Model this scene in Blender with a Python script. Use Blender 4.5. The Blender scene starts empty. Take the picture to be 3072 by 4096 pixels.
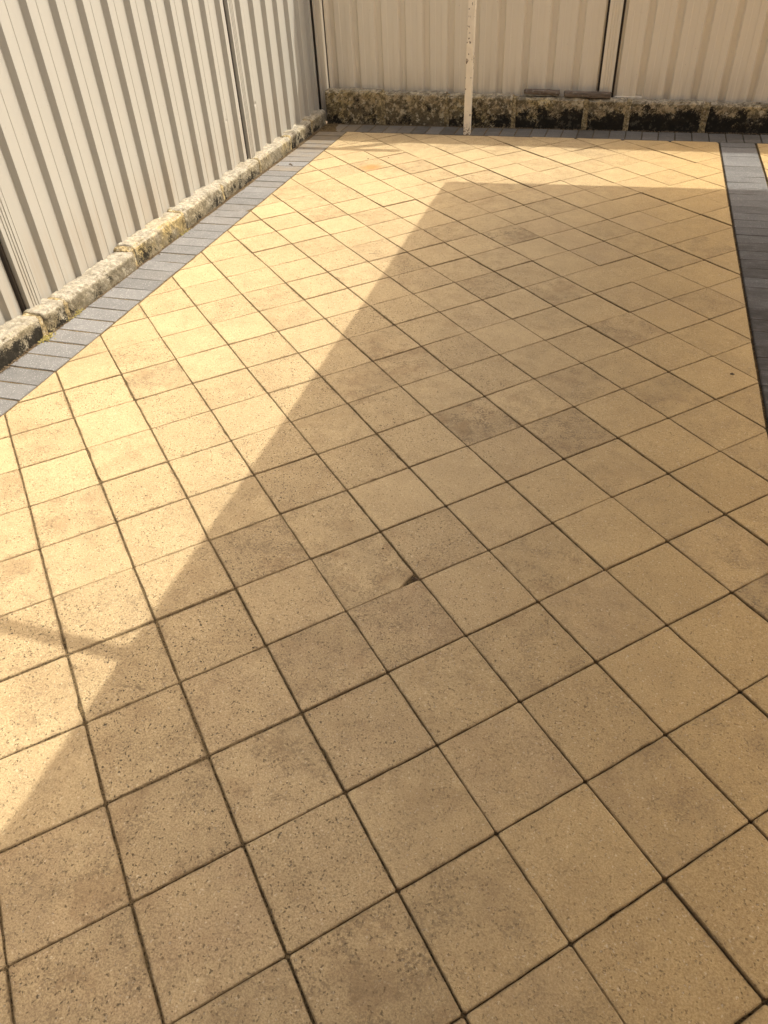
import bpy, bmesh, math, random
from mathutils import Vector, Matrix, noise
random.seed(7)
S2 = math.sqrt(2)
# ------------------------------------------------------------------ camera
sc = bpy.context.scene
cam_d = bpy.data.cameras.new('camera')
cam = bpy.data.objects.new('camera', cam_d)
sc.collection.objects.link(cam)
sc.camera = cam
CAM = (0.05289, -0.74014, 1.49828)
Rr = ((0.95660129, 0.28778185, -0.04577746), (0.15383086, -0.63214365, -0.75942773), (-0.24748745, 0.71942756, -0.64897916))
m = Matrix.Identity(4)
for k in range(3):
    m[k][0] = Rr[0][k]; m[k][1] = -Rr[1][k]; m[k][2] = -Rr[2][k]; m[k][3] = CAM[k]
cam.matrix_world = m
cam_d.sensor_fit = 'VERTICAL'; cam_d.sensor_height = 24.0; cam_d.sensor_width = 18.0
cam_d.lens = 24.0 * 2947.0 / 4096.0
cam_d.clip_start = 0.02; cam_d.clip_end = 600
# ------------------------------------------------------------------ sky, sun, exposure
SUN = Vector((0.52, 0.30, 1.0)).normalized()          # towards the sun
elev = math.asin(SUN.z); azim = math.atan2(SUN.x, SUN.y)
w = bpy.data.worlds.new('World'); sc.world = w; w.use_nodes = True
nt = w.node_tree; nt.nodes.clear()
sky = nt.nodes.new('ShaderNodeTexSky'); sky.sky_type = 'NISHITA'; sky.sun_disc = False
sky.sun_elevation = elev; sky.sun_rotation = azim
sky.air_density = 1.0; sky.dust_density = 9.0; sky.ozone_density = 0.3
bg = nt.nodes.new('ShaderNodeBackground'); bg.inputs['Strength'].default_value = 0.15
wo = nt.nodes.new('ShaderNodeOutputWorld')
nt.links.new(sky.outputs[0], bg.inputs[0]); nt.links.new(bg.outputs[0], wo.inputs[0])
sl = bpy.data.lights.new('sun', 'SUN'); sl.energy = 2.35; sl.angle = math.radians(0.4); sl.color = (1.0, 0.965, 0.905)
so = bpy.data.objects.new('sun', sl); sc.collection.objects.link(so)
so.rotation_euler = SUN.to_track_quat('Z', 'Y').to_euler(); so.location = (2, 2, 6)
vs = sc.view_settings
vs.view_transform = 'Standard'; vs.look = 'None'; vs.gamma = 1.0; vs.use_curve_mapping = False
vs.exposure = 0.96
C = sc.collection

# ------------------------------------------------------------------ helpers
def tag(o, label=None, cat=None, group=None, kind=None):
    if label: o['label'] = label
    if cat: o['category'] = cat
    if group: o['group'] = group
    if kind: o['kind'] = kind
    return o
def empty(name, loc=(0, 0, 0)):
    o = bpy.data.objects.new(name, None); C.objects.link(o); o.location = loc; o.empty_display_size = .1
    return o
def link(name, me, mat, parent=None, loc=(0, 0, 0), smooth=False):
    o = bpy.data.objects.new(name, me); C.objects.link(o); o.location = loc
    if mat and not me.materials: me.materials.append(mat)
    if smooth: me.polygons.foreach_set('use_smooth', [True] * len(me.polygons))
    if parent: o.parent = parent
    return o
def mesh(name, vs_, fs):
    me = bpy.data.meshes.new(name); me.from_pydata(vs_, [], fs); me.update(); return me
def box_mesh(name, x0, x1, y0, y1, z0, z1, bev=0.0):
    bm = bmesh.new(); bmesh.ops.create_cube(bm, size=1)
    for v in bm.verts:
        v.co = Vector(((x0 + x1) / 2 + v.co.x * (x1 - x0), (y0 + y1) / 2 + v.co.y * (y1 - y0), (z0 + z1) / 2 + v.co.z * (z1 - z0)))
    if bev: bmesh.ops.bevel(bm, geom=bm.edges[:], offset=bev, segments=2, affect='EDGES', profile=.6)
    me = bpy.data.meshes.new(name); bm.to_mesh(me); bm.free(); return me

class NT:
    def __init__(s, name):
        s.m = bpy.data.materials.new(name); s.m.use_nodes = True; s.t = s.m.node_tree; s.t.nodes.clear()
        s.out = s.n('ShaderNodeOutputMaterial'); s.b = s.n('ShaderNodeBsdfPrincipled')
        s.l(s.b.outputs[0], s.out.inputs[0])
    def n(s, k, **kw):
        a = s.t.nodes.new(k)
        for q, v in kw.items(): setattr(a, q, v)
        return a
    def l(s, a, b): s.t.links.new(a, b)
    def put(s, sock, v):
        if hasattr(v, 'links') or isinstance(v, bpy.types.NodeSocket): s.l(v, sock)
        else: sock.default_value = v
    def math(s, op, a, b=0.0, c=None, clamp=False):
        n = s.n('ShaderNodeMath', operation=op); n.use_clamp = clamp
        s.put(n.inputs[0], a); s.put(n.inputs[1], b)
        if c is not None: s.put(n.inputs[2], c)
        return n.outputs[0]
    def vmath(s, op, a, b=(0, 0, 0)):
        n = s.n('ShaderNodeVectorMath', operation=op); s.put(n.inputs[0], a); s.put(n.inputs[1], b)
        return n.outputs['Value'] if op in ('LENGTH', 'DISTANCE') else n.outputs[0]
    def noise(s, vec, scale, detail=3.0, rough=.55, dist=0.0):
        n = s.n('ShaderNodeTexNoise'); s.l(vec, n.inputs['Vector'])
        n.inputs['Scale'].default_value = scale; n.inputs['Detail'].default_value = detail
        n.inputs['Roughness'].default_value = rough; n.inputs['Distortion'].default_value = dist
        return n.outputs['Fac']
    def vor(s, vec, scale):
        n = s.n('ShaderNodeTexVoronoi'); s.l(vec, n.inputs['Vector']); n.inputs['Scale'].default_value = scale
        sp = s.n('ShaderNodeSeparateColor'); s.l(n.outputs['Color'], sp.inputs[0])
        return n.outputs['Distance'], sp.outputs[0], sp.outputs[1]
    def ramp(s, f, a, b, lo=0.0, hi=1.0):
        n = s.n('ShaderNodeMapRange'); n.interpolation_type = 'SMOOTHSTEP'
        s.put(n.inputs['Value'], f); s.put(n.inputs['From Min'], a); s.put(n.inputs['From Max'], b)
        s.put(n.inputs['To Min'], lo); s.put(n.inputs['To Max'], hi); return n.outputs[0]
    def mix(s, f, a, b, bt='MIX'):
        n = s.n('ShaderNodeMix', data_type='RGBA', blend_type=bt); s.put(n.inputs[0], f)
        for q, v in ((6, a), (7, b)):
            if isinstance(v, tuple) and len(v) == 3: v = v + (1,)
            s.put(n.inputs[q], v)
        return n.outputs[2]
    def bump(s, h, strength, dist, prev=None):
        n = s.n('ShaderNodeBump'); s.l(h, n.inputs['Height']); n.inputs['Strength'].default_value = strength
        n.inputs['Distance'].default_value = dist
        if prev: s.l(prev, n.inputs['Normal'])
        return n.outputs[0]
    def done(s, col, rough, nrm=None, spec=.5):
        s.put(s.b.inputs['Base Color'], col + (1,) if isinstance(col, tuple) else col)
        s.put(s.b.inputs['Roughness'], rough); s.b.inputs['Specular IOR Level'].default_value = spec
        if nrm: s.l(nrm, s.b.inputs['Normal'])
        return s.m
def pos(t): return t.n('ShaderNodeNewGeometry').outputs['Position']
def sep(t, v):
    n = t.n('ShaderNodeSeparateXYZ'); t.l(v, n.inputs[0]); return n.outputs

# ------------------------------------------------------------------ materials
def mat_paver():
    t = NT('paver_concrete'); P = pos(t); oi = t.n('ShaderNodeObjectInfo')
    cs = t.n('ShaderNodeSeparateColor'); t.l(oi.outputs['Color'], cs.inputs[0])
    tone, stain, pink = cs.outputs[0], cs.outputs[1], cs.outputs[2]
    rv = t.n('ShaderNodeCombineXYZ'); r100 = t.math('MULTIPLY', oi.outputs['Random'], 90.0)
    t.l(r100, rv.inputs[0]); t.l(r100, rv.inputs[2])
    Q = t.vmath('ADD', P, rv.outputs[0])
    xyz = sep(t, P)
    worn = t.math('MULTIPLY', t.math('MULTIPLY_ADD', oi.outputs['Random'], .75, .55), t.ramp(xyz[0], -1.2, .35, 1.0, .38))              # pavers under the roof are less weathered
    c = t.mix(t.ramp(t.noise(Q, 7, 4), .3, .7), (.448, .334, .172), (.396, .291, .147))
    c = t.mix(t.ramp(xyz[0], -.5, .55), c, t.mix(1.0, c, (1.0, .905, .68), 'MULTIPLY'))     # warm tone of the roof's shade painted into the colour
    c = t.mix(t.math('MULTIPLY', pink, t.ramp(t.noise(Q, 9, 4, .6), .28, .62)), c, (.345, .240, .130))
    # sandy grain
    g = t.noise(P, 250, 3, .8)
    c = t.mix(t.ramp(g, .36, .64), t.mix(t.math('MULTIPLY_ADD', worn, .38, .12), c, (.15, .105, .05)), t.mix(.28, c, (.66, .51, .27)))
    # pits and pale grains
    wn = t.n('ShaderNodeTexNoise'); t.l(P, wn.inputs['Vector']); wn.inputs['Scale'].default_value = 170; wn.inputs['Detail'].default_value = 3
    Pd = t.vmath('ADD', P, t.vmath('MULTIPLY', t.vmath('SUBTRACT', wn.outputs['Color'], (.5, .5, .5)), (.012, .012, .012)))
    d1, a1, b1 = t.vor(Pd, 165)
    pit = t.math('MULTIPLY', t.ramp(a1, .76, .78), t.ramp(d1, .48, .20))
    c = t.mix(t.math('MULTIPLY', pit, t.math('MULTIPLY', worn, .88)), c, (.055, .038, .020))
    pale = t.math('MULTIPLY', t.ramp(b1, .86, .88), t.ramp(d1, .40, .25))
    c = t.mix(t.math('MULTIPLY', pale, .45), c, (.68, .57, .38))
    d2, a2, b2 = t.vor(Pd, 88)
    pit2 = t.math('MULTIPLY', t.ramp(a2, .925, .93), t.ramp(d2, .30, .17))
    c = t.mix(t.math('MULTIPLY', pit2, t.math('MULTIPLY', worn, .85)), c, (.045, .035, .022))
    # clumps of lichen-dark dirt
    n1 = t.noise(Q, 16, 6, .72); n2 = t.noise(P, 130, 3, .7)
    dirt = t.math('MULTIPLY', t.ramp(n1, .46, .60), t.ramp(n2, .40, .58))
    c = t.mix(t.math('MULTIPLY', dirt, t.math('MULTIPLY_ADD', stain, .85, .10)), c, (.115, .080, .042))
    c = t.mix(t.math('MULTIPLY', t.ramp(t.noise(Q, 11, 5, .6), .50, .66), t.math('MULTIPLY_ADD', stain, .75, .06)), c, (.235, .150, .070))
    # film of grime on the darker pavers
    c = t.mix(t.math('MULTIPLY', stain, t.ramp(t.noise(Q, 5, 3), .40, .60, .0, .48)), c, (.185, .138, .074))
    # dirt tracked across several pavers, and dragged scuffs
    brd = t.math('MULTIPLY', t.ramp(t.noise(P, 2.1, 6, .68), .52, .68), t.ramp(t.noise(P, 38, 4, .7), .36, .62, .3, 1.0))
    c = t.mix(t.math('MULTIPLY', brd, t.math('MULTIPLY', worn, .50)), c, (.215, .145, .070))
    sc_ = t.noise(t.vmath('MULTIPLY', P, (9, 34, 1)), 1.0, 6, .72)
    c = t.mix(t.math('MULTIPLY', t.math('MULTIPLY', t.ramp(sc_, .60, .68), t.ramp(t.noise(P, 1.3, 3), .46, .60)), t.math('MULTIPLY', worn, .55)), c, (.12, .082, .042))
    # rust mark
    dr = t.vmath('DISTANCE', t.vmath('MULTIPLY', P, (1, 1, 0)), (-1.67, 4.425, 0))
    c = t.mix(t.math('MULTIPLY', t.ramp(t.math('ADD', dr, t.math('MULTIPLY', t.noise(P, 30), .07)), .15, .045), .75), c, (.36, .155, .035))
    # soiled arris
    ed = t.n('ShaderNodeAttribute', attribute_name='edge').outputs['Fac']
    rim = t.ramp(t.math('ADD', ed, t.math('MULTIPLY', t.math('SUBTRACT', t.noise(P, 26, 6, .72), .5), 1.1)), .30, .50)
    rim = t.math('MULTIPLY', rim, t.math('MULTIPLY', t.ramp(t.noise(P, 3.3, 4), .38, .56), t.ramp(t.noise(P, 120, 3, .7), .36, .6, .35, 1.0)))
    c = t.mix(t.math('MULTIPLY', rim, t.math('MULTIPLY', worn, .85)), c, (.175, .118, .055))
    er = t.math('MULTIPLY', t.ramp(ed, .36, 1.0), t.ramp(t.noise(P, 45, 3), .35, .6, .25, 1.0))
    c = t.mix(t.math('MULTIPLY', er, .52), c, (.125, .085, .038))
    c = t.mix(1.0, c, t.mix(tone, (.80, .79, .78), (1.04, 1.04, 1.04)), 'MULTIPLY')
    h = t.math('SUBTRACT', t.math('MULTIPLY', g, .9), t.math('ADD', t.math('MULTIPLY', pit, .8), t.math('MULTIPLY', pit2, 1.0)))
    nb = t.bump(h, .75, .0022)
    nb = t.bump(t.noise(P, 40, 4, .6), .35, .003, nb)
    return t.done(c, .88, nb, .35)
def mat_brick():
    t = NT('grey_paver_brick'); P = pos(t); oi = t.n('ShaderNodeObjectInfo')
    cs = t.n('ShaderNodeSeparateColor'); t.l(oi.outputs['Color'], cs.inputs[0])
    tone, stain, brown = cs.outputs[0], cs.outputs[1], cs.outputs[2]
    c = t.mix(t.ramp(t.noise(P, 14, 4), .3, .7), (.168, .163, .146), (.132, .128, .115))
    g = t.noise(P, 500, 2, .7)
    c = t.mix(t.ramp(g, .3, .7), t.mix(.35, c, (.07, .07, .07)), t.mix(.12, c, (.5, .5, .48)))
    d1, a1, b1 = t.vor(P, 230)
    fl = t.math('MULTIPLY', t.ramp(a1, .84, .86), t.ramp(d1, .42, .25))
    c = t.mix(t.math('MULTIPLY', fl, .6), c, (.66, .64, .57))
    sm = t.noise(t.vmath('MULTIPLY', P, (.35, 1, 1)), 22, 5, .65)
    c = t.mix(t.math('MULTIPLY', stain, t.ramp(sm, .28, .58, .60, .97)), c, (.030, .025, .017))  # stain; in the right column the amount also carries painted shade
    c = t.mix(t.math('MULTIPLY', brown, t.ramp(t.noise(P, 12, 4), .3, .6, .3, .9)), c, (.20, .155, .095))
    ed = t.n('ShaderNodeAttribute', attribute_name='edge').outputs['Fac']
    c = t.mix(t.math('MULTIPLY', t.ramp(t.math('ADD', ed, t.math('MULTIPLY', t.math('SUBTRACT', t.noise(P, 40, 5, .7), .5), .5)), .30, .8), .60), c, (.075, .062, .042))
    c = t.mix(1.0, c, t.mix(tone, (.80, .80, .80), (1.10, 1.10, 1.10)), 'MULTIPLY')
    nb = t.bump(t.math('ADD', g, t.math('MULTIPLY', t.noise(P, 60, 3), 1.5)), .45, .0015)
    return t.done(c, t.math('MULTIPLY_ADD', stain, -.10, .82), nb, .3)
def mat_sand():
    t = NT('joint_sand'); P = pos(t)
    c = t.mix(t.ramp(t.noise(P, 30, 5, .7), .3, .7), (.085, .058, .027), (.21, .148, .070))
    c = t.mix(t.ramp(t.noise(P, 230, 3, .8), .46, .62), c, (.025, .018, .010))
    return t.done(c, .95, t.bump(t.noise(P, 260, 4, .8), 1.0, .004), .1)
def mat_soil():
    t = NT('soil'); P = pos(t)
    c = t.mix(t.ramp(t.noise(P, 3, 6, .7), .3, .7), (.12, .085, .05), (.20, .15, .09))
    return t.done(c, .95, t.bump(t.noise(P, 60, 5, .8), 1.0, .01), .1)
def mat_stone(face):
    # face: axis the front looks along ('x' or 'y')
    t = NT('limestone_' + face); P = pos(t); xyz = sep(t, P); oi = t.n('ShaderNodeObjectInfo')
    r = t.math('MULTIPLY', oi.outputs['Random'], 60.0); rv = t.n('ShaderNodeCombineXYZ')
    t.l(r, rv.inputs[0]); t.l(r, rv.inputs[1]); Q = t.vmath('ADD', P, rv.outputs[0])
    cs = t.n('ShaderNodeSeparateColor'); t.l(oi.outputs['Color'], cs.inputs[0]); damp, och = cs.outputs[1], cs.outputs[2]
    c = t.mix(t.ramp(t.noise(Q, 16, 6, .7), .34, .66), *(((.385, .345, .25), (.215, .188, .132)) if face == 'x' else ((.43, .345, .20), (.20, .152, .085))))
    c = t.mix(t.math('MULTIPLY', t.ramp(t.noise(Q, 5, 3), .42, .64), t.math('MULTIPLY_ADD', och, .75, .2)), c, (.44, .33, .13))     # ochre
    nz = sep(t, t.n('ShaderNodeNewGeometry').outputs['Normal'])[2]
    top = t.ramp(nz, .45, .85)
    grey = t.mix(t.ramp(t.noise(Q, 45, 6, .75), .36, .64), (.235, .215, .165), (.45, .41, .32))
    c = t.mix(t.math('MULTIPLY', top, .70), c, grey)
    fine = t.noise(Q, 150, 5, .8); mid = t.noise(Q, 22, 6, .74, .5); big = t.noise(Q, 6.5, 5, .62, .4)
    rot = t.n('ShaderNodeVectorRotate'); rot.rotation_type = 'Y_AXIS' if face == 'y' else 'X_AXIS'
    t.l(Q, rot.inputs['Vector']); rot.inputs['Angle'].default_value = .75
    streak = t.noise(t.vmath('MULTIPLY', rot.outputs[0], (14, 14, 75)), 1, 4, .7)
    low = t.ramp(xyz[2], .22 if face == 'y' else .11, 0.0)
    # brown algae stipple, then black mould in crisp islands that crowd towards the damp foot
    stip = t.math('ADD', t.math('MULTIPLY', mid, .45 if face == 'x' else .68), t.math('MULTIPLY_ADD', fine, .50 if face == 'x' else .28, t.math('MULTIPLY', streak, .30)))
    c = t.mix(t.math('MULTIPLY', t.ramp(t.math('MULTIPLY_ADD', low, .07, stip), .595, .675), t.math('SUBTRACT', .66 if face == 'x' else .86, t.math('MULTIPLY', top, .25))), c, (.085, .068, .038))
    m0 = t.math('ADD', t.math('MULTIPLY', big, .48), t.math('ADD', t.math('MULTIPLY', mid, .32), t.math('MULTIPLY', fine, .30)))
    m1 = t.math('ADD', t.math('MULTIPLY_ADD', streak, .10, m0), t.math('MULTIPLY', low, t.math('MULTIPLY_ADD', damp, .21, .015)))
    black = t.math('MULTIPLY', t.ramp(m1, .675, .740 if face == 'x' else .715), t.math('SUBTRACT', 1.0, t.math('MULTIPLY', top, .75)))
    c = t.mix(t.math('MULTIPLY', black, .95), c, (.016, .014, .010))
    pale = t.math('MULTIPLY', t.ramp(t.noise(Q, 48 if face == 'x' else 24, 6, .76), .545, .63 if face == 'x' else .60), .28 if face == 'x' else .68)
    c = t.mix(t.math('MULTIPLY', pale, t.math('SUBTRACT', 1.0, t.math('MULTIPLY', black, .85))), c, (.58, .50, .33))
    nb = t.bump(t.noise(Q, 140, 5, .8), .8, .005)
    nb = t.bump(streak, .5, .007, nb)
    nb = t.bump(mid, .7, .008, nb)
    return t.done(c, .93, nb, .15)
def mat_mortar():
    t = NT('ochre_mortar'); P = pos(t)
    c = t.mix(t.ramp(t.noise(P, 25, 5, .7), .3, .7), (.42, .335, .175), (.27, .205, .10))
    c = t.mix(t.math('MULTIPLY', t.ramp(t.noise(P, 55, 6, .78), .44, .56), .85), c, (.10, .078, .042))
    c = t.mix(t.math('MULTIPLY', t.ramp(t.noise(P, 40, 5, .7), .56, .62), .55), c, (.50, .45, .33))
    return t.done(c, .93, t.bump(t.noise(P, 90, 5, .75), 1.0, .006), .15)
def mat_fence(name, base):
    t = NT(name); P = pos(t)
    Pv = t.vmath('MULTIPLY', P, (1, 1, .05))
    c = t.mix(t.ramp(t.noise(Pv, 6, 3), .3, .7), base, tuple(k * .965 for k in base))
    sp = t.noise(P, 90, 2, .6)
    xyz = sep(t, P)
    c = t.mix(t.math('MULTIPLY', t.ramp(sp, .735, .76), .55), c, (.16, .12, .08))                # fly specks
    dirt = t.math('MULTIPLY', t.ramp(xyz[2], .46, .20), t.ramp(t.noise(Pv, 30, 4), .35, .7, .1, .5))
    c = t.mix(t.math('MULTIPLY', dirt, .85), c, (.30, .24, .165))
    dents = None
    for (dy, dz, r) in ((4.395, .388, .022), (3.948, .385, .015)):
        d = t.vmath('DISTANCE', P, (-2.474, dy, dz)); g = t.ramp(d, r, .0)
        dents = g if dents is None else t.math('ADD', dents, g)
    return t.done(c, .55, t.bump(dents, 1.0, -.008), .30)
def mat_post():
    t = NT('chipped_cream_paint'); P = pos(t); xyz = sep(t, P)
    c = t.mix(t.ramp(t.noise(P, 20, 4), .3, .7), (.78, .70, .54), (.72, .64, .49))
    n1 = t.noise(t.vmath('MULTIPLY', P, (1, 1, .7)), 55, 3, .55)
    band = t.noise(t.vmath('MULTIPLY', P, (0, 0, 1)), 7, 2)
    chip = t.ramp(t.math('ADD', n1, t.math('MULTIPLY', t.ramp(band, .40, .62), .12)), .704, .711)
    c = t.mix(chip, c, (.15, .105, .065))
    foot = t.math('MULTIPLY', t.ramp(xyz[2], .10, .0), t.ramp(t.noise(P, 90, 4), .48, .60))
    c = t.mix(foot, c, (.17, .11, .06))
    nb = t.bump(t.math('SUBTRACT', 1.0, chip), .8, .0012)
    return t.done(c, .45, nb, .4)
def mat_wood():
    t = NT('weathered_timber'); P = pos(t)
    g = t.noise(t.vmath('MULTIPLY', P, (6, 60, 90)), 1.2, 5, .7, .5)
    c = t.mix(t.ramp(g, .3, .7), (.055, .040, .028), (.21, .165, .12))
    c = t.mix(t.math('MULTIPLY', t.ramp(t.noise(P, 40, 4), .55, .68), .6), c, (.26, .23, .19))
    return t.done(c, .9, t.bump(g, .9, .004), .2)
def mat_plain(name, col, rough=.6, sc_=25):
    t = NT(name); P = pos(t)
    c = t.mix(t.ramp(t.noise(P, sc_, 4), .3, .7), col, tuple(k * .82 for k in col))
    return t.done(c, rough, t.bump(t.noise(P, 120, 3), .2, .002), .3)
M = dict(paver=mat_paver(), brick=mat_brick(), sand=mat_sand(), soil=mat_soil(), stone_x=mat_stone('x'), stone_y=mat_stone('y'),
         mortar=mat_mortar(), fence=mat_fence('steel_sheet_sun_copy', (.360, .346, .295)), fence_shade_copy=mat_fence('steel_sheet_shade_copy', (.70, .625, .475)), fpost=mat_fence('steel_post_sun_copy', (.360, .346, .295)), fpost_shade_copy=mat_fence('steel_post_shade_copy', (.70, .63, .48)),  # one fence paint; light put into colour: left copy darkened, back copy lightened
         post=mat_post(), wood=mat_wood(), slot_shade=mat_plain('painted_slot_shade', (.035, .026, .018)),  # near-black strip colour standing for shade in the post gaps
         roof=mat_plain('roof_steel', (.78, .70, .56)), wall=mat_plain('blocker_brick', (.20, .13, .085), .9),
         leaf=mat_plain('dead_leaf', (.07, .045, .022), .8, 90), moss=mat_plain('dry_moss', (.30, .25, .08), .95, 90))

# ------------------------------------------------------------------ ground and paving
G = link('ground', mesh('ground', [(-150, -150, -.07), (150, -150, -.07), (150, 150, -.07), (-150, 150, -.07)], [(0, 1, 2, 3)]), M['soil'])
tag(G, 'bare sandy soil under and beyond the courtyard', 'ground', kind='structure')
T = .233; TB = T * 1.0124
def lat(i, j): return Vector(((i * T + j * TB) / S2, (i * T - j * TB) / S2))
LX = lambda y: -2.125 - .0072 * (y - 1.13)           # left edge of the yellow field
RX = lambda y: .648 - .0066 * (y - 1.65)             # right edge
BY = 5.325                                           # back edge
YN = -2.28
# bed of jointing sand: a slightly uneven sheet 6 mm under the paver tops
nx, ny = 60, 84; x0, x1, y0, y1 = -2.42, 3.5, YN, 5.60
vs_ = []; fs = []
for b in range(ny + 1):
    for a in range(nx + 1):
        x = x0 + (x1 - x0) * a / nx; y = y0 + (y1 - y0) * b / ny
        vs_.append((x, y, -(.0035 + .0072 * min(1, max(0, (x + 1.0) / 1.2))) + .0020 * noise.noise(Vector((x * 5, y * 5, 1.0)))))
for b in range(ny):
    for a in range(nx):
        k = b * (nx + 1) + a; fs.append((k, k + 1, k + nx + 2, k + nx + 1))
PAV = link('paving', mesh('paving', vs_, fs), M['sand'], smooth=True)
tag(PAV, 'courtyard paving of sand yellow square pavers with a grey brick border', 'paving', kind='structure')

def clip(poly, n, d):          # keep n.p <= d
    out = []
    for k in range(len(poly)):
        a, b = poly[k], poly[(k + 1) % len(poly)]
        da, db = n.dot(a) - d, n.dot(b) - d
        if da <= 0: out.append(a)
        if (da < 0 < db) or (db < 0 < da): out.append(a + (b - a) * (da / (da - db)))
    return out
def half(p, q, gap=0.0):       # half-plane left of p->q
    dv = (q - p).normalized(); n = Vector((dv.y, -dv.x)); return n, n.dot(p) - gap
def area(p): return sum(p[k].x * p[(k + 1) % len(p)].y - p[(k + 1) % len(p)].x * p[k].y for k in range(len(p))) / 2
def inset(poly, d):
    out = poly
    for k in range(len(poly)):
        n, dd = half(poly[k], poly[(k + 1) % len(poly)], d); out = clip(out, n, dd)
        if len(out) < 3: return []
    return out
def slab(poly, cz, bev, seg, jit, rng, depth=.045, drop=.0030, chipped=0.15, rc=.004):
    """one paver: rough outline, worn arris, sides. poly is CCW in xy (local)."""
    pts = []
    n = len(poly)
    for k in range(n):
        a, p, q = poly[k - 1], poly[k], poly[(k + 1) % n]
        u = (a - p); v = (q - p)
        r = min(rc, u.length * .3, v.length * .3)
        pts += [p + u.normalized() * r, p + v.normalized() * r]
        m_ = max(1, int((v.length) / seg))
        for s in range(1, m_):
            pts.append(p + v * (s / m_))
    c = sum(pts, Vector((0, 0))) / len(pts)
    sd = rng.random() * 100
    o2 = []; i2 = []; zz = []
    for p in pts:
        d = (c - p).normalized()
        e = jit * noise.noise(Vector((p.x * 28 + sd, p.y * 28, sd)))
        ch = max(0, noise.noise(Vector((p.x * 16 + sd, p.y * 16, sd * 2))) - .56) * .012
        e += ch if chipped else 0
        o2.append(p + d * (max(e, -.0012))); i2.append(p + d * (max(e, -.001) + bev * (1 + .35 * noise.noise(Vector((p.x * 40, p.y * 40, sd))))))
        zz.append(drop * (1 + .3 * noise.noise(Vector((p.x * 40 + 9, p.y * 40, sd)))) + ch * .5)
    N = len(pts); V = []; F = []; E = []
    i3 = [p + (c - p).normalized() * .0035 for p in i2]
    i4 = [p + (c - p) * min(.35, .030 * (1 + .5 * noise.noise(Vector((p.x * 20, p.y * 20, sd)))) / max(.001, (c - p).length)) for p in i3]
    V += [(p.x, p.y, cz) for p in i4]; E += [0.0] * N
    V += [(p.x, p.y, cz) for p in i3]; E += [.34] * N
    V += [(p.x, p.y, cz - .0003) for p in i2]; E += [.45] * N
    V += [(p.x, p.y, cz - z) for p, z in zip(o2, zz)]; E += [1.0] * N
    V += [(p.x, p.y, cz - depth) for p in o2]; E += [1.0] * N
    F.append(tuple(range(N)))
    for rr in range(4):
        for k in range(N):
            a = rr * N + k; b = rr * N + (k + 1) % N
            F.append((a, a + N, b + N, b))
    return V, F, E
def slab_obj(name, V, F, E, mat, parent, loc):
    me = mesh(name, V, F); at = me.attributes.new('edge', 'FLOAT', 'POINT'); at.data.foreach_set('value', E)
    return link(name, me, mat, parent, loc)

Rc = [Vector(r) for r in Rr]
def in_view(p, mar=.04):
    d = Vector((p[0], p[1], p[2] if len(p) > 2 else 0)) - Vector(CAM); z = Rc[2].dot(d)
    if z < .05: return False
    u = Rc[0].dot(d) / z * 2947 / 3072; v = Rc[1].dot(d) / z * 2947 / 4096
    return abs(u) < .5 + mar and abs(v) < .5 + mar
STAIN = {(8, -12): (.35, .95, .1), (3, -6): (.5, .9, .45), (7, -9): (.6, .55, .1), (3, -9): (.5, .6, .3), (10, -13): (.6, .4, 0), (0, -3): (.45, .45, 1.0), (-1, -3): (.6, .45, 1.0),
         (-2, -3): (.6, .2, .7), (0, -4): (.75, .55, .1), (-3, -1): (.7, .30, 1.0), (-4, -2): (.55, .55, 1.0), (-4, -1): (.55, .5, 1.0), (-3, -2): (.65, .5, .4),
         (-2, -2): (.7, .5, .3), (7, -7): (.55, .55, .3), (4, -5): (.4, .6, .4), (-2, 0): (.5, .65, .1), (4, -1): (.7, .75, .1), (3, -8): (.55, .55, .4), (2, -3): (.55, .4, .1),
         (2, -8): (.6, .5, .3), (5, -6): (.6, .45, .3), (6, -10): (.65, .35, .2), (1, -2): (.55, .35, .2), (-3, 0): (.55, .4, .5), (-1, -1): (.6, .3, .1), (-1, 0): (.6, .4, .0)}
cells = []
fieldA = [half(Vector((LX(6), 6)), Vector((LX(-4), -4)), .004), half(Vector((RX(-4), -4)), Vector((RX(6), 6)), .004), half(Vector((9, BY)), Vector((-9, BY)), .003), half(Vector((-9, YN)), Vector((9, YN)))]
fieldB = [half(Vector((RX(6) + .243, 6)), Vector((RX(-4) + .243, -4)), .004), half(Vector((3.5, -9)), Vector((3.5, 9)), .004), half(Vector((9, BY)), Vector((-9, BY)), .003), half(Vector((-9, YN)), Vector((9, YN)))]
rng = random.Random(11)
rest_poly = []
jitter = {}
def jl(i, j):
    if (i, j) not in jitter:
        r = random.Random(i * 131 + j * 7919 + 5); jitter[(i, j)] = Vector((r.uniform(-.0014, .0014), r.uniform(-.0014, .0014)))
    return jitter[(i, j)]
rg = random.Random(21)
GI = {k: rg.uniform(.0006, .0016) + (.0008 if rg.random() < .25 else 0) for k in range(-40, 50)}
GJ = {k: rg.uniform(.0010, .0019) + (.0008 if rg.random() < .2 else 0) for k in range(-50, 40)}
for k in (-3, -2): GI[k] = .0021
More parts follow.
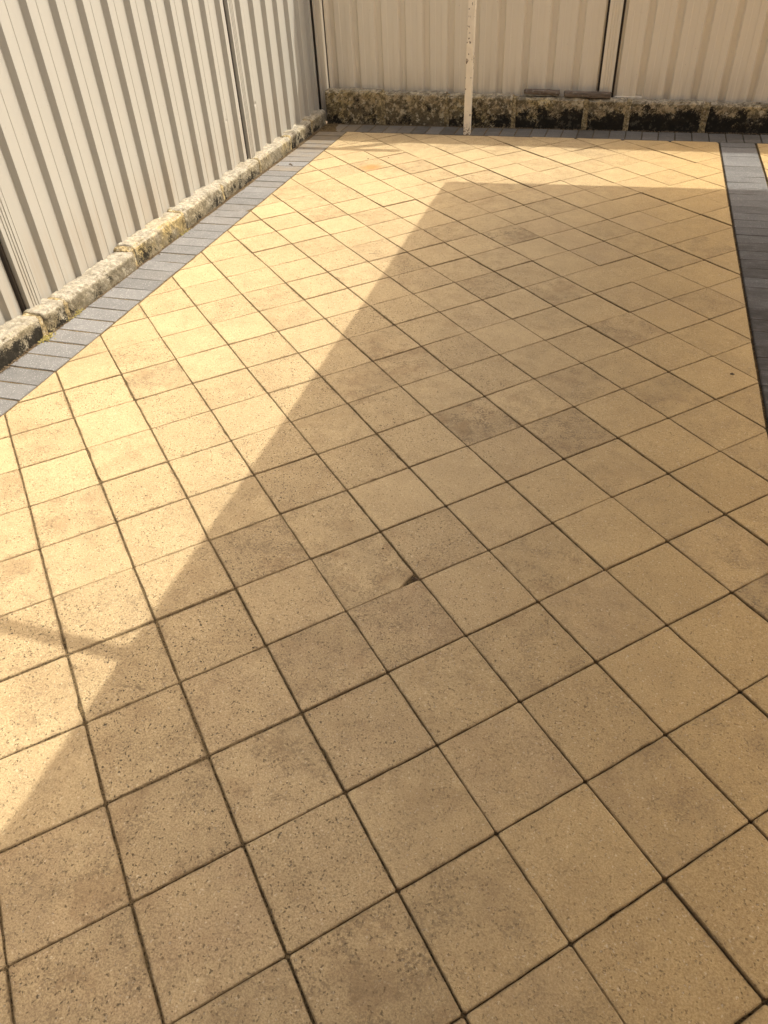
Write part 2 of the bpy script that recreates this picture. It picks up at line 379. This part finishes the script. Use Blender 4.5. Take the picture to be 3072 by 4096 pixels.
for i in range(-24, 34):
    for j in range(-34, 24):
        i0, i1, j0, j1 = i + GI[i] / T, i + 1 - GI[i + 1] / T, j + GJ[j] / T, j + 1 - GJ[j + 1] / T
        sq = [lat(i0, j0) + jl(i, j), lat(i0, j1) + jl(i, j + 1), lat(i1, j1) + jl(i + 1, j + 1), lat(i1, j0) + jl(i + 1, j)]
        if area(sq) < 0: sq.reverse()
        c = sum(sq, Vector((0, 0))) / 4
        if not (-2.5 < c.x < 3.8 and YN - .3 < c.y < 5.6): continue
        for fld in (fieldA, fieldB):
            p = sq
            for n, d in fld:
                p = clip(p, n, d)
                if len(p) < 3: break
            if len(p) < 3 or area(p) < .0006: continue
            p = [q for k, q in enumerate(p) if (q - p[k - 1]).length > .0015]
            if len(p) < 3: continue
            p = inset(p, .0003)
            if len(p) < 3 or area(p) < .0004: continue
            vis = any(in_view((q.x, q.y)) for q in p)
            cells.append((i, j, p, vis))
nvis = 0
RV = []; RF = []; RE = []
for i, j, p, vis in cells:
    if (i, j) == (0, -4):      # its corner beside the chip is broken off
        k = max(range(len(p)), key=lambda q: p[q].x)
        cn = p[k]; dv = lat(0, -3) - lat(1, -3); dv.normalize(); du = lat(1, -4) - lat(1, -3); du.normalize()
        n, d = half(cn + dv * .062, cn + du * .030)
        if n.dot(sum(p, Vector((0, 0))) / len(p)) > d: n, d = -n, -d
        p = clip(p, n, d)
    c = sum(p, Vector((0, 0))) / len(p)
    lp = [q - c for q in p]
    dist = (Vector((c.x, c.y, 0)) - Vector(CAM)).length
    V, F, E = slab(lp, 0.0, .0027, .016 if dist < 3.2 else .035, .0013, rng)
    tx, ty = rng.gauss(0, .0045), rng.gauss(0, .0045); dz = rng.uniform(-.0018, .0018)
    if i % 3 == 0 and rng.random() < .3: dz -= .0015
    V = [(x, y, z + tx * x + ty * y + dz) for x, y, z in V]
    if vis and nvis < 300:
        nvis += 1
        o = slab_obj('paver', V, F, E, M['paver'], PAV, (c.x, c.y, 0))
        if (i, j) in STAIN: col = STAIN[(i, j)]; col = (.66 + col[0] * .34, col[1] * .85, col[2] * .6)
        else:
            tone = rng.uniform(.78, .95); s = max(0, rng.gauss(.10, .14)); pk = max(0, rng.gauss(-.05, .22))
            if c.x < -.3 and c.y < .8: pk += .18; s += .12
            if c.x > .2: pk *= .4
            col = (tone, min(s, .6), min(pk, .7))
        o.color = (*col, 1)
    else:
        b0 = len(RV); RV += [(x + c.x, y + c.y, z) for x, y, z in V]; RE += E; RF += [tuple(q + b0 for q in f) for f in F]
o = slab_obj('remaining_pavers', RV, RF, RE, M['paver'], PAV, (0, 0, 0)); o['kind'] = 'stuff'; o.color = (.85, .1, .05, 1)
print('pavers in view', nvis)

# grey brick border: left column, right column, back row
def brick(cx, cy, lx, ly, rot, col, dz=0.0):
    h = [Vector((-lx / 2, -ly / 2)), Vector((lx / 2, -ly / 2)), Vector((lx / 2, ly / 2)), Vector((-lx / 2, ly / 2))]
    h = [Vector((q.x * math.cos(rot) - q.y * math.sin(rot), q.x * math.sin(rot) + q.y * math.cos(rot))) for q in h]
    V, F, E = slab(h, 0.0, .0038, .022, .0010, rng, drop=.0038)
    tx, ty = rng.gauss(0, .006), rng.gauss(0, .006)
    V = [(x, y, z + tx * x + ty * y + dz) for x, y, z in V]
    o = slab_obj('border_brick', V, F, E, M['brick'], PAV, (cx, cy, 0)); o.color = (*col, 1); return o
P_ = .1167
def bvis(x, y): return y > YN + .1
y = 1.231 + P_ * .5 - P_ * 29
while y < BY - .05:
    if bvis(LX(y) - .12, y):
        far = y > 4.85; mid = y > 4.3
        col = (rng.uniform(.35, 1), (.55 if y > 5.1 else .12) if far else max(0, rng.gauss(.06, .08)), .85 if far else (.55 if mid and rng.random() < .6 else max(0, rng.gauss(.0, .12))))
        brick(LX(y) - .1185, y, .229, P_ - (.0035 if rng.random() < .85 else .008), rng.gauss(0, .006), col, rng.uniform(-.0025, .0005))
    y += P_
y = 4.31 + P_ * .5 - P_ * .96 * 56
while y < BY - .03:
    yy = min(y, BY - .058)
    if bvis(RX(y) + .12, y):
        g_ = .95 - .75 * max(0, min(1, (y - 2.6) / 2.0))  # roof shade painted into the right column: dark near, paler towards the sunlit strip
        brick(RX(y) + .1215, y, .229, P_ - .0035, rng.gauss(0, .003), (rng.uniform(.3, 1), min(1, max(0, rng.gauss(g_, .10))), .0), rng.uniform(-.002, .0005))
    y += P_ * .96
x = -1.98 - .1155 * 3 + .0578
while x < 3.4:
    if bvis(x, 5.44):
        brick(x, BY + .1185, .111, .229, rng.gauss(0, .006), (rng.uniform(.5, 1), max(0, rng.gauss(.62, .1)), .75 if x < -2.15 else (.3 if x < -1.6 else .08)), rng.uniform(-.003, .0005))
    x += .1155

# ------------------------------------------------------------------ limestone kerb walls
def block(name, ax, a0, a1, f0, f1, z0, z1, seed, mat, parent, amp=.008, topamp=.010, res=.010):
    """rough stone: runs along axis ax ('x'|'y') from a0 to a1, front face at f0, back at f1."""
    la, lf, lz = a1 - a0, abs(f1 - f0), z1 - z0
    na, nf, nz = max(3, int(la / res)), max(4, int(lf / res)), max(4, int(lz / res))
    idx = {}; V = []; F = []
    def vert(a, f, z):
        k = (a, f, z)
        if k in idx: return idx[k]
        ua, uf, uz = a / na, f / nf, z / nz
        A = a0 + la * ua; Z = z0 + lz * uz; Fd = lf * uf
        # round the arrises
        def rd(u, L, r=.010):
            d = min(u, 1 - u) * L; return max(0, 1 - d / r)
        ea, ef, ez = rd(ua, la, .012), rd(uf, lf, .016), rd(uz, lz, .016)
        A += (1 if ua < .5 else -1) * .006 * ea * max(ef, ez)
        Fd += (1 if uf < .5 else -1) * .010 * ef * max(ez, ea * .5)
        Z -= .010 * ez * max(ef, ea * .4) if uz > .5 else 0
        q = Vector((A * 9 + seed * 7.3, Fd * 9, Z * 9)); q2 = q * 4.2
        n1 = noise.fractal(q, .9, 2.0, 4); n2 = noise.fractal(q2 + Vector((5, 1, 2)), .8, 2.1, 3)
        if f == 0: Fd -= amp * n1 + amp * .55 * n2
        if z == nz:
            lay = noise.fractal(Vector((A * 14 + seed, Fd * 60, seed)), .9, 2, 3)
            Z += topamp * n1 * .9 + topamp * .6 * n2 + .004 * lay
        if a in (0, na): A += .004 * n1
        s = 1 if f1 > f0 else -1
        co = (A, f0 + s * Fd, Z) if ax == 'x' else (f0 + s * Fd, A, Z)
        idx[k] = len(V); V.append(co); return idx[k]
    def quad(a, b, c, d): F.append((a, b, c, d))
    for a in range(na):
        for z in range(nz): quad(vert(a, 0, z), vert(a + 1, 0, z), vert(a + 1, 0, z + 1), vert(a, 0, z + 1))
        for f in range(nf): quad(vert(a, f, nz), vert(a + 1, f, nz), vert(a + 1, f + 1, nz), vert(a, f + 1, nz))
        for z in range(nz): quad(vert(a + 1, nf, z), vert(a, nf, z), vert(a, nf, z + 1), vert(a + 1, nf, z + 1))
    for e in (0, na):
        for f in range(nf):
            for z in range(nz): quad(vert(e, f, z), vert(e, f, z + 1), vert(e, f + 1, z + 1), vert(e, f + 1, z))
    me = mesh(name, V, F); bm = bmesh.new(); bm.from_mesh(me); bmesh.ops.recalc_face_normals(bm, faces=bm.faces); bm.to_mesh(me); bm.free()
    return link(name, me, mat, parent, smooth=True)
SX = lambda y: -2.371 - .011 * (y - 1.75)
WL = empty('limestone_kerb', (-2.43, 1.5, 0))
tag(WL, 'low weathered limestone block kerb along the sunlit left fence', 'stone wall')
JL = [-2.1, -1.53, -.98, -.43, .12, .66, 1.20, 1.745, 1.93, 2.54, 3.09, 3.62, 4.20, 4.78, 5.24, 5.585]
r5 = random.Random(5)
def rel(o, parent):
    o.matrix_parent_inverse = Matrix.Translation(-Vector(parent.location)); return o
for k in range(len(JL) - 1):
    a, b = JL[k], JL[k + 1]; ym = (a + b) / 2; vis = b > .9
    top = .100 + r5.uniform(-.006, .008) - (.01 if k == 8 else 0)
    o = rel(block('stone_block', 'y', a + .012, b - .012, SX(ym) + r5.uniform(-.005, .004), SX(ym) - .118, -.06, top, k + 1, M['stone_x'], WL, amp=.0055, topamp=.0065, res=.009 if vis else .03), WL)
    o.color = (.8, min(.9, max(.1, r5.gauss(.42, .22))), r5.random() ** 4, 1)
    if k:
        rel(block('mortar_joint', 'y', a - .020 - (.012 if k % 2 else 0), a + .022, SX(a) - .0015, SX(a) - .11, -.06, top - .003, k + 40, M['mortar'], WL, amp=.0075, topamp=.008, res=.008 if vis else .02), WL)
WB = empty('limestone_retaining_wall', (0, 5.64, 0))
tag(WB, 'mould blackened limestone block wall at the foot of the back fence', 'stone wall')
JB = [-2.43, -1.923, -1.398, -.872, -.329, -.026, .518, 1.06, 1.60, 2.15, 2.7, 3.3]
for k in range(len(JB) - 1):
    a, b = JB[k], JB[k + 1]; xm = (a + b) / 2; vis = a < 1.3
    top = .243 - .019 * (xm + 2.4) + r5.uniform(-.003, .003)
    o = rel(block('stone_block', 'x', a + .012, b - .012, 5.582 + r5.uniform(-.004, .005), 5.685, -.06, top, k + 70, M['stone_y'], WB, amp=.0065, topamp=.006, res=.0095 if vis else .03), WB)
    o.color = (.8, .25 + .75 * min(1, max(0, (xm + 1.6) / 1.2)), r5.random() ** 2, 1)
    if k:
        rel(block('mortar_joint', 'x', a - .022 - (.006 if k % 3 else .02), a + .022, 5.582, 5.68, -.06, top - .003, k + 90, M['mortar'], WB, amp=.009, topamp=.007, res=.008 if vis else .02), WB)

# ------------------------------------------------------------------ steel sheet fences
PT = .191; DEP = .029
PROF = [(0, 0), (.0115, 1), (.052, 1), (.0635, 0), (.105, 0), (.1075, .085), (.150, .085), (.1525, 0)]   # offset along the sheet, height towards us
PROFB = [(0, 0), (.0165, 1), (.050, 1), (.063, 0)] + PROF[4:]
def profile(start, end, phase, inv=False):
    pts = []
    k = math.floor((start - phase) / PT) - 1
    while phase + k * PT < end + PT:
        for t, h in (PROFB if inv else PROF): pts.append((phase + k * PT + t, (1 - h) * 1 if inv else h))
        k += 1
    if inv: pts = [(t, h) for t, h in pts]
    out = []
    for (t0, h0), (t1, h1) in zip(pts, pts[1:]):
        if t1 <= start or t0 >= end: continue
        f = lambda t: h0 + (h1 - h0) * (t - t0) / (t1 - t0)
        s, e = max(t0, start), min(t1, end)
        if not out: out.append((s, f(s)))
        out.append((e, f(e)))
    return out
def sheet(name, pts, to3d, z0, z1, mat, parent, th=.0012, zdiv=(0, 1), dep=DEP):
    V = []; F = []; n = len(pts); zs = [z0 + (z1 - z0) * q for q in zdiv]
    for off in (0, -th):
        for z in zs:
            for t, h in pts: V.append(to3d(t, h * dep + off, z))
    nz_ = len(zs); blk = n * nz_
    for s in range(2):
        for r in range(nz_ - 1):
            for k in range(n - 1):
                a = s * blk + r * n + k; F.append((a, a + 1, a + n + 1, a + n))
    for k in range(n - 1):
        a = (nz_ - 1) * n + k; F.append((a, a + 1, a + 1 + blk, a + blk))
    return link(name, mesh(name, V, F), mat, parent)
def extr(name, sec, to3d, z0, z1, mat, parent):       # closed section (t,h) extruded in z
    n = len(sec); V = [to3d(t, h, z) for z in (z0, z1) for t, h in sec]
    F = [(k, (k + 1) % n, n + (k + 1) % n, n + k) for k in range(n)] + [tuple(range(n, 2 * n))]
    me = mesh(name, V, F); bm = bmesh.new(); bm.from_mesh(me); bmesh.ops.recalc_face_normals(bm, faces=bm.faces); bm.to_mesh(me); bm.free()
    return link(name, me, mat, parent)
def post_section(c, wd, h1, groove=.004):
    a, b = c - wd / 2, c + wd / 2
    s = [(a, -.02), (a, h1)]
    for g in (.30, .52, .74):
        x = a + wd * g; s += [(x - .004, h1), (x - .002, h1 - groove), (x + .002, h1 - groove), (x + .004, h1)]
    s += [(b, h1), (b, -.02)]
    return s
FX = -2.495 ; FY = 5.707 ; HT = 2.0
toL = lambda t, h, z: (FX + h, t, z)
toB = lambda t, h, z: (t, FY - h, z)
FL = empty('steel_sheet_fence'); tag(FL, 'cream ribbed steel fence in full sun along the left side', 'fence', 'ribbed steel boundary fences')
FB = empty('steel_sheet_fence'); tag(FB, 'cream ribbed steel fence in shade across the back of the courtyard', 'fence', 'ribbed steel boundary fences')
def bay(par, to3d, a, b, phase, inv, post_at_b=True):
    n = 3; w_ = (b - a) / n
    for k in range(n):
        s, e = a + k * w_, a + (k + 1) * w_
        th_off = .0
        pts = profile(s, e, phase, inv)
        sheet('fence_sheet', pts, to3d, .02, HT - .02, M['fence_shade_copy' if inv else 'fence'], par, dep=.023 if inv else DEP)
def fpost(par, to3d, c, wd, h1):
    p = extr('fence_post', post_section(c, wd, h1), to3d, .0, HT + .02, M['fpost_shade_copy' if par is FB else 'fpost'], par)
    return p
posts_L = [-3.03, -.625, 1.83, 4.228]
phL = [.0, .0, .0, .0]
phs = {0: 1.998 + 0 * PT, }
bounds = [(-2.985, -.67, 1.998 - PT * 26 + .03), (-.58, 1.772, 1.998 - PT * 14 + .05), (1.875, 4.176, 1.998), (4.277, 5.72, 4.367)]
for a, b, ph in bounds: bay(FL, toL, a, b, ph, False)
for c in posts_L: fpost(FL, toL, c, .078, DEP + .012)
# dark strips painting the shade in the gap where a sheet enters its post
for a in (1.783, 4.181, -.672):
    extr('slot_shade', [(a - .007, -.03), (a - .007, .019), (a + .005, .019), (a + .005, -.03)], toL, .0, HT, M['slot_shade'], FL)
bb = [(-2.403, -.272, -2.002), (-.151, 2.13, .001 + .0), (2.24, 4.6, .001)]
for a, b, ph in bb: bay(FB, toB, a, b, ph, True)
for c in (-.211, 2.185): fpost(FB, toB, c, .088, DEP + .014)
for a, g_, hh in ((-.2635, .0085, .006), (-.158, .008, .004)): extr('slot_shade', [(a - g_, -.03), (a - g_, hh), (a + g_, hh), (a + g_, -.03)], toB, .0, HT, M['slot_shade'], FB)
# corner post shared by the two runs, carried by the back fence
extr('fence_post', [(-2.478, -.02), (-2.478, .062), (-2.462, .062), (-2.460, .058), (-2.452, .058), (-2.450, .062), (-2.418, .062), (-2.418, -.02)], toB, 0, HT + .02, M['fpost_shade_copy'], FB)
extr('slot_shade', [(-2.413, -.02), (-2.413, .012), (-2.404, .012), (-2.404, -.02)], toB, 0, HT, M['slot_shade'], FB)
extr('slot_shade', [(5.632, -.02), (5.632, .010), (5.646, .010), (5.646, -.02)], toL, 0, HT, M['slot_shade'], FL)
rail = lambda nm, par, x0, x1, y0, y1, z0, z1: link(nm, box_mesh(nm, x0, x1, y0, y1, z0, z1, .003), M['fpost_shade_copy' if par is FB else 'fpost'], par)
rail('top_rail', FL, FX - .03, FX + DEP + .016, -3.0, 5.64, HT - .03, HT + .005)
rail('top_rail', FB, -2.41, 4.6, FY - DEP - .016, FY + .03, HT - .032, HT + .003)
rail('bottom_rail', FB, -.14, .06, FY - DEP - .012, FY + .01, .170, .206)

# ------------------------------------------------------------------ clothesline T post
CP = empty('clothesline_post', (-1.187, 5.362, 0))
CP.rotation_euler = (0, math.radians(1.1), 0)
tag(CP, 'chipped cream square steel post standing in the grey brick row', 'post')
link('post_shaft', box_mesh('post_shaft', -.025, .025, -.026, .026, -.04, 1.76, .004), M['post'], CP)
link('cross_arm', box_mesh('cross_arm', -.46, .46, -.026, .026, 1.71, 1.765, .004), M['post'], CP)
for k in (-.42, -.2, .2, .42): link('line_hook', box_mesh('line_hook', k - .006, k + .006, -.034, -.021, 1.735, 1.75, .002), M['fpost'], CP)

# ------------------------------------------------------------------ timber offcuts on the stone
def offcut(loc, L, W, H, rz, label, seed):
    bm = bmesh.new(); bmesh.ops.create_cube(bm, size=1)
    bmesh.ops.subdivide_edges(bm, edges=[e for e in bm.edges if abs((e.verts[0].co - e.verts[1].co).x) > .5], cuts=24, use_grid_fill=True)
    bmesh.ops.subdivide_edges(bm, edges=[e for e in bm.edges if abs((e.verts[0].co - e.verts[1].co).x) < .01], cuts=2, use_grid_fill=True)
    for v in bm.verts:
        q = Vector((v.co.x * L, v.co.y * W, v.co.z * H))
        n = noise.fractal(Vector((q.x * 12 + seed, q.y * 70, q.z * 70)), .8, 2, 4)
        r = math.hypot(v.co.y, v.co.z)
        if r > .6: q.y *= .90; q.z *= .90
        q += Vector((.012 * noise.noise(Vector((seed, q.y * 50, q.z * 50))) if abs(v.co.x) > .49 else 0, n * .003, n * .003)); v.co = q
    me = bpy.data.meshes.new('timber_offcut'); bm.to_mesh(me); bm.free()
    o = link('timber_offcut', me, M['wood'], None, loc, True); o.rotation_euler = (0, .016, rz)
    tag(o, label, 'timber', 'timber offcuts on the stone wall')
offcut((-.672, 5.625, .238), .262, .055, .032, -.01, 'short weathered timber offcut on the stone wall, nearer the white post', 3)
offcut((-.336, 5.618, .228), .335, .060, .036, -.02, 'longer grey timber offcut lying on the stone wall below the back fence post', 8)

# ------------------------------------------------------------------ patio roof overhead and a brick light blocker added behind the camera
HR = 2.45
sh = lambda x, y: Vector((x + SUN.x / SUN.z * HR, y + SUN.y / SUN.z * HR))
A = sh(-1.066, 4.193); Bd = Vector((1.692, .089)).normalized(); Dd = Vector((.07, -4.19)).normalized()
PR = empty('patio_roof', (A.x, A.y, HR)); tag(PR, 'flat steel patio roof above the camera that shades the right half of the pavers', 'roof')
q0, q1, q3 = Vector((0, 0)), Bd * 2.3, Dd * 7.2; q2 = q1 + q3
V = [(q.x, q.y, z) for z in (.0, .03) for q in (q0, q1, q2, q3)]
link('roof_sheet', mesh('roof_sheet', V, [(3, 2, 1, 0), (4, 5, 6, 7), (0, 1, 5, 4), (1, 2, 6, 5), (2, 3, 7, 6), (3, 0, 4, 7)]), M['roof'], PR)
for k in range(5):
    y_ = -.4 - k * 1.5
    link('rafter', box_mesh('rafter', .06, 2.3, y_ - .03, y_ + .03, -.10, -.002, .004), M['roof'], PR)
shadow_bar_xy = sh(-1.05, .214)
link('shadow_bar', box_mesh('shadow_bar', -1.15, .3, shadow_bar_xy.y - A.y - .019, shadow_bar_xy.y - A.y + .019, -.02, .02, .003), M['roof'], PR)  # unseen bar added to cast the thin shadow at the left edge
HS = empty('house_blocker', (3.5, -2.3, 0)); tag(HS, 'unseen brick wall and pitched roof added behind the camera to cut sky light', 'house_blocker')
link('wall', box_mesh('wall', -5.9, .6, -.2, .0, -.05, 2.7, .01), M['wall'], HS)  # unseen wall added to cut sky light
rv_ = [(x, y, z) for x in (-6.2, .9) for y, z in ((.35, 2.66), (.35, 2.72), (-3.2, 4.55), (-3.2, 4.49))]
link('roof', mesh('roof', rv_, [(0, 1, 2, 3), (7, 6, 5, 4), (0, 4, 5, 1), (1, 5, 6, 2), (2, 6, 7, 3), (3, 7, 4, 0)]), M['wall'], HS)  # unseen pitched roof added to block sky from the left fence ribs

# ------------------------------------------------------------------ debris
def crumbs(name, label, cat, mat, spots, seed):
    r = random.Random(seed); V = []; F = []
    for x, y, z, s in spots:
        n = 6; b = len(V); h = s * r.uniform(.3, .6); a0 = r.random() * 6
        for k in range(n): V.append((x + s * math.cos(a0 + k * 1.047) * r.uniform(.6, 1.2), y + s * math.sin(a0 + k * 1.047) * r.uniform(.5, 1.0), z - .001))
        V.append((x, y, z + h))
        for k in range(n): F.append((b + k, b + (k + 1) % n, b + n))
    o = link(name, mesh(name, V, F), mat); tag(o, label, cat, kind='stuff'); return o
r9 = random.Random(9)
sp = []
for k in range(2600):
    y = r9.uniform(.9, 5.5); x = SX(y) + abs(r9.gauss(0, .011)) - .004
    sp.append((x, y, r9.uniform(-.004, .004), r9.uniform(.0015, .006)))
for k in range(1500):
    x = r9.uniform(-2.35, 1.2); y = 5.578 - abs(r9.gauss(0, .009)); sp.append((x, y, r9.uniform(-.004, .003), r9.uniform(.0015, .006)))
crumbs('soil_crumbs', 'loose soil and dry moss crumbs along the foot of the stones', 'soil', M['soil'], sp, 1)
sp = [(-2.352 + r9.gauss(0, .012), 1.715 + r9.gauss(0, .022), r9.uniform(0, .012), r9.uniform(.003, .007)) for k in range(90)]
sp += [(-2.362 + r9.gauss(0, .008), 1.96 + r9.gauss(0, .03), r9.uniform(0, .010), r9.uniform(.003, .006)) for k in range(50)]
sp += [(-2.372 + r9.gauss(0, .008), 3.02 + r9.gauss(0, .03), r9.uniform(0, .010), r9.uniform(.003, .006)) for k in range(40)]
crumbs('dry_moss', 'yellow dry moss tufts where the left kerb meets the grey bricks', 'moss', M['moss'], sp, 2)

sp = [(-1.75, 4.62, .001, .010), (-1.61, 4.66, .001, .008), (-1.69, 4.33, .001, .006), (.55, 2.02, .001, .012), (-.35, .665, -.002, .010), (-2.27, 4.42, .002, .014), (-2.25, 4.40, .002, .010), (.86, 5.60, .19, .012)]
for k in range(150):
    x = r9.uniform(-2.1, .62); y = r9.uniform(-.5, 5.3)
    sp.append((x, y, .0005, r9.uniform(.0012, .0032)))
for k in range(60):
    y = r9.uniform(1.2, 5.3); sp.append((SX(y) + abs(r9.gauss(0, .03)), y, .001, r9.uniform(.002, .006)))
crumbs('leaf_litter', 'scattered dark bits of leaf and grit lying on the pavers', 'litter', M['leaf'], sp, 3)
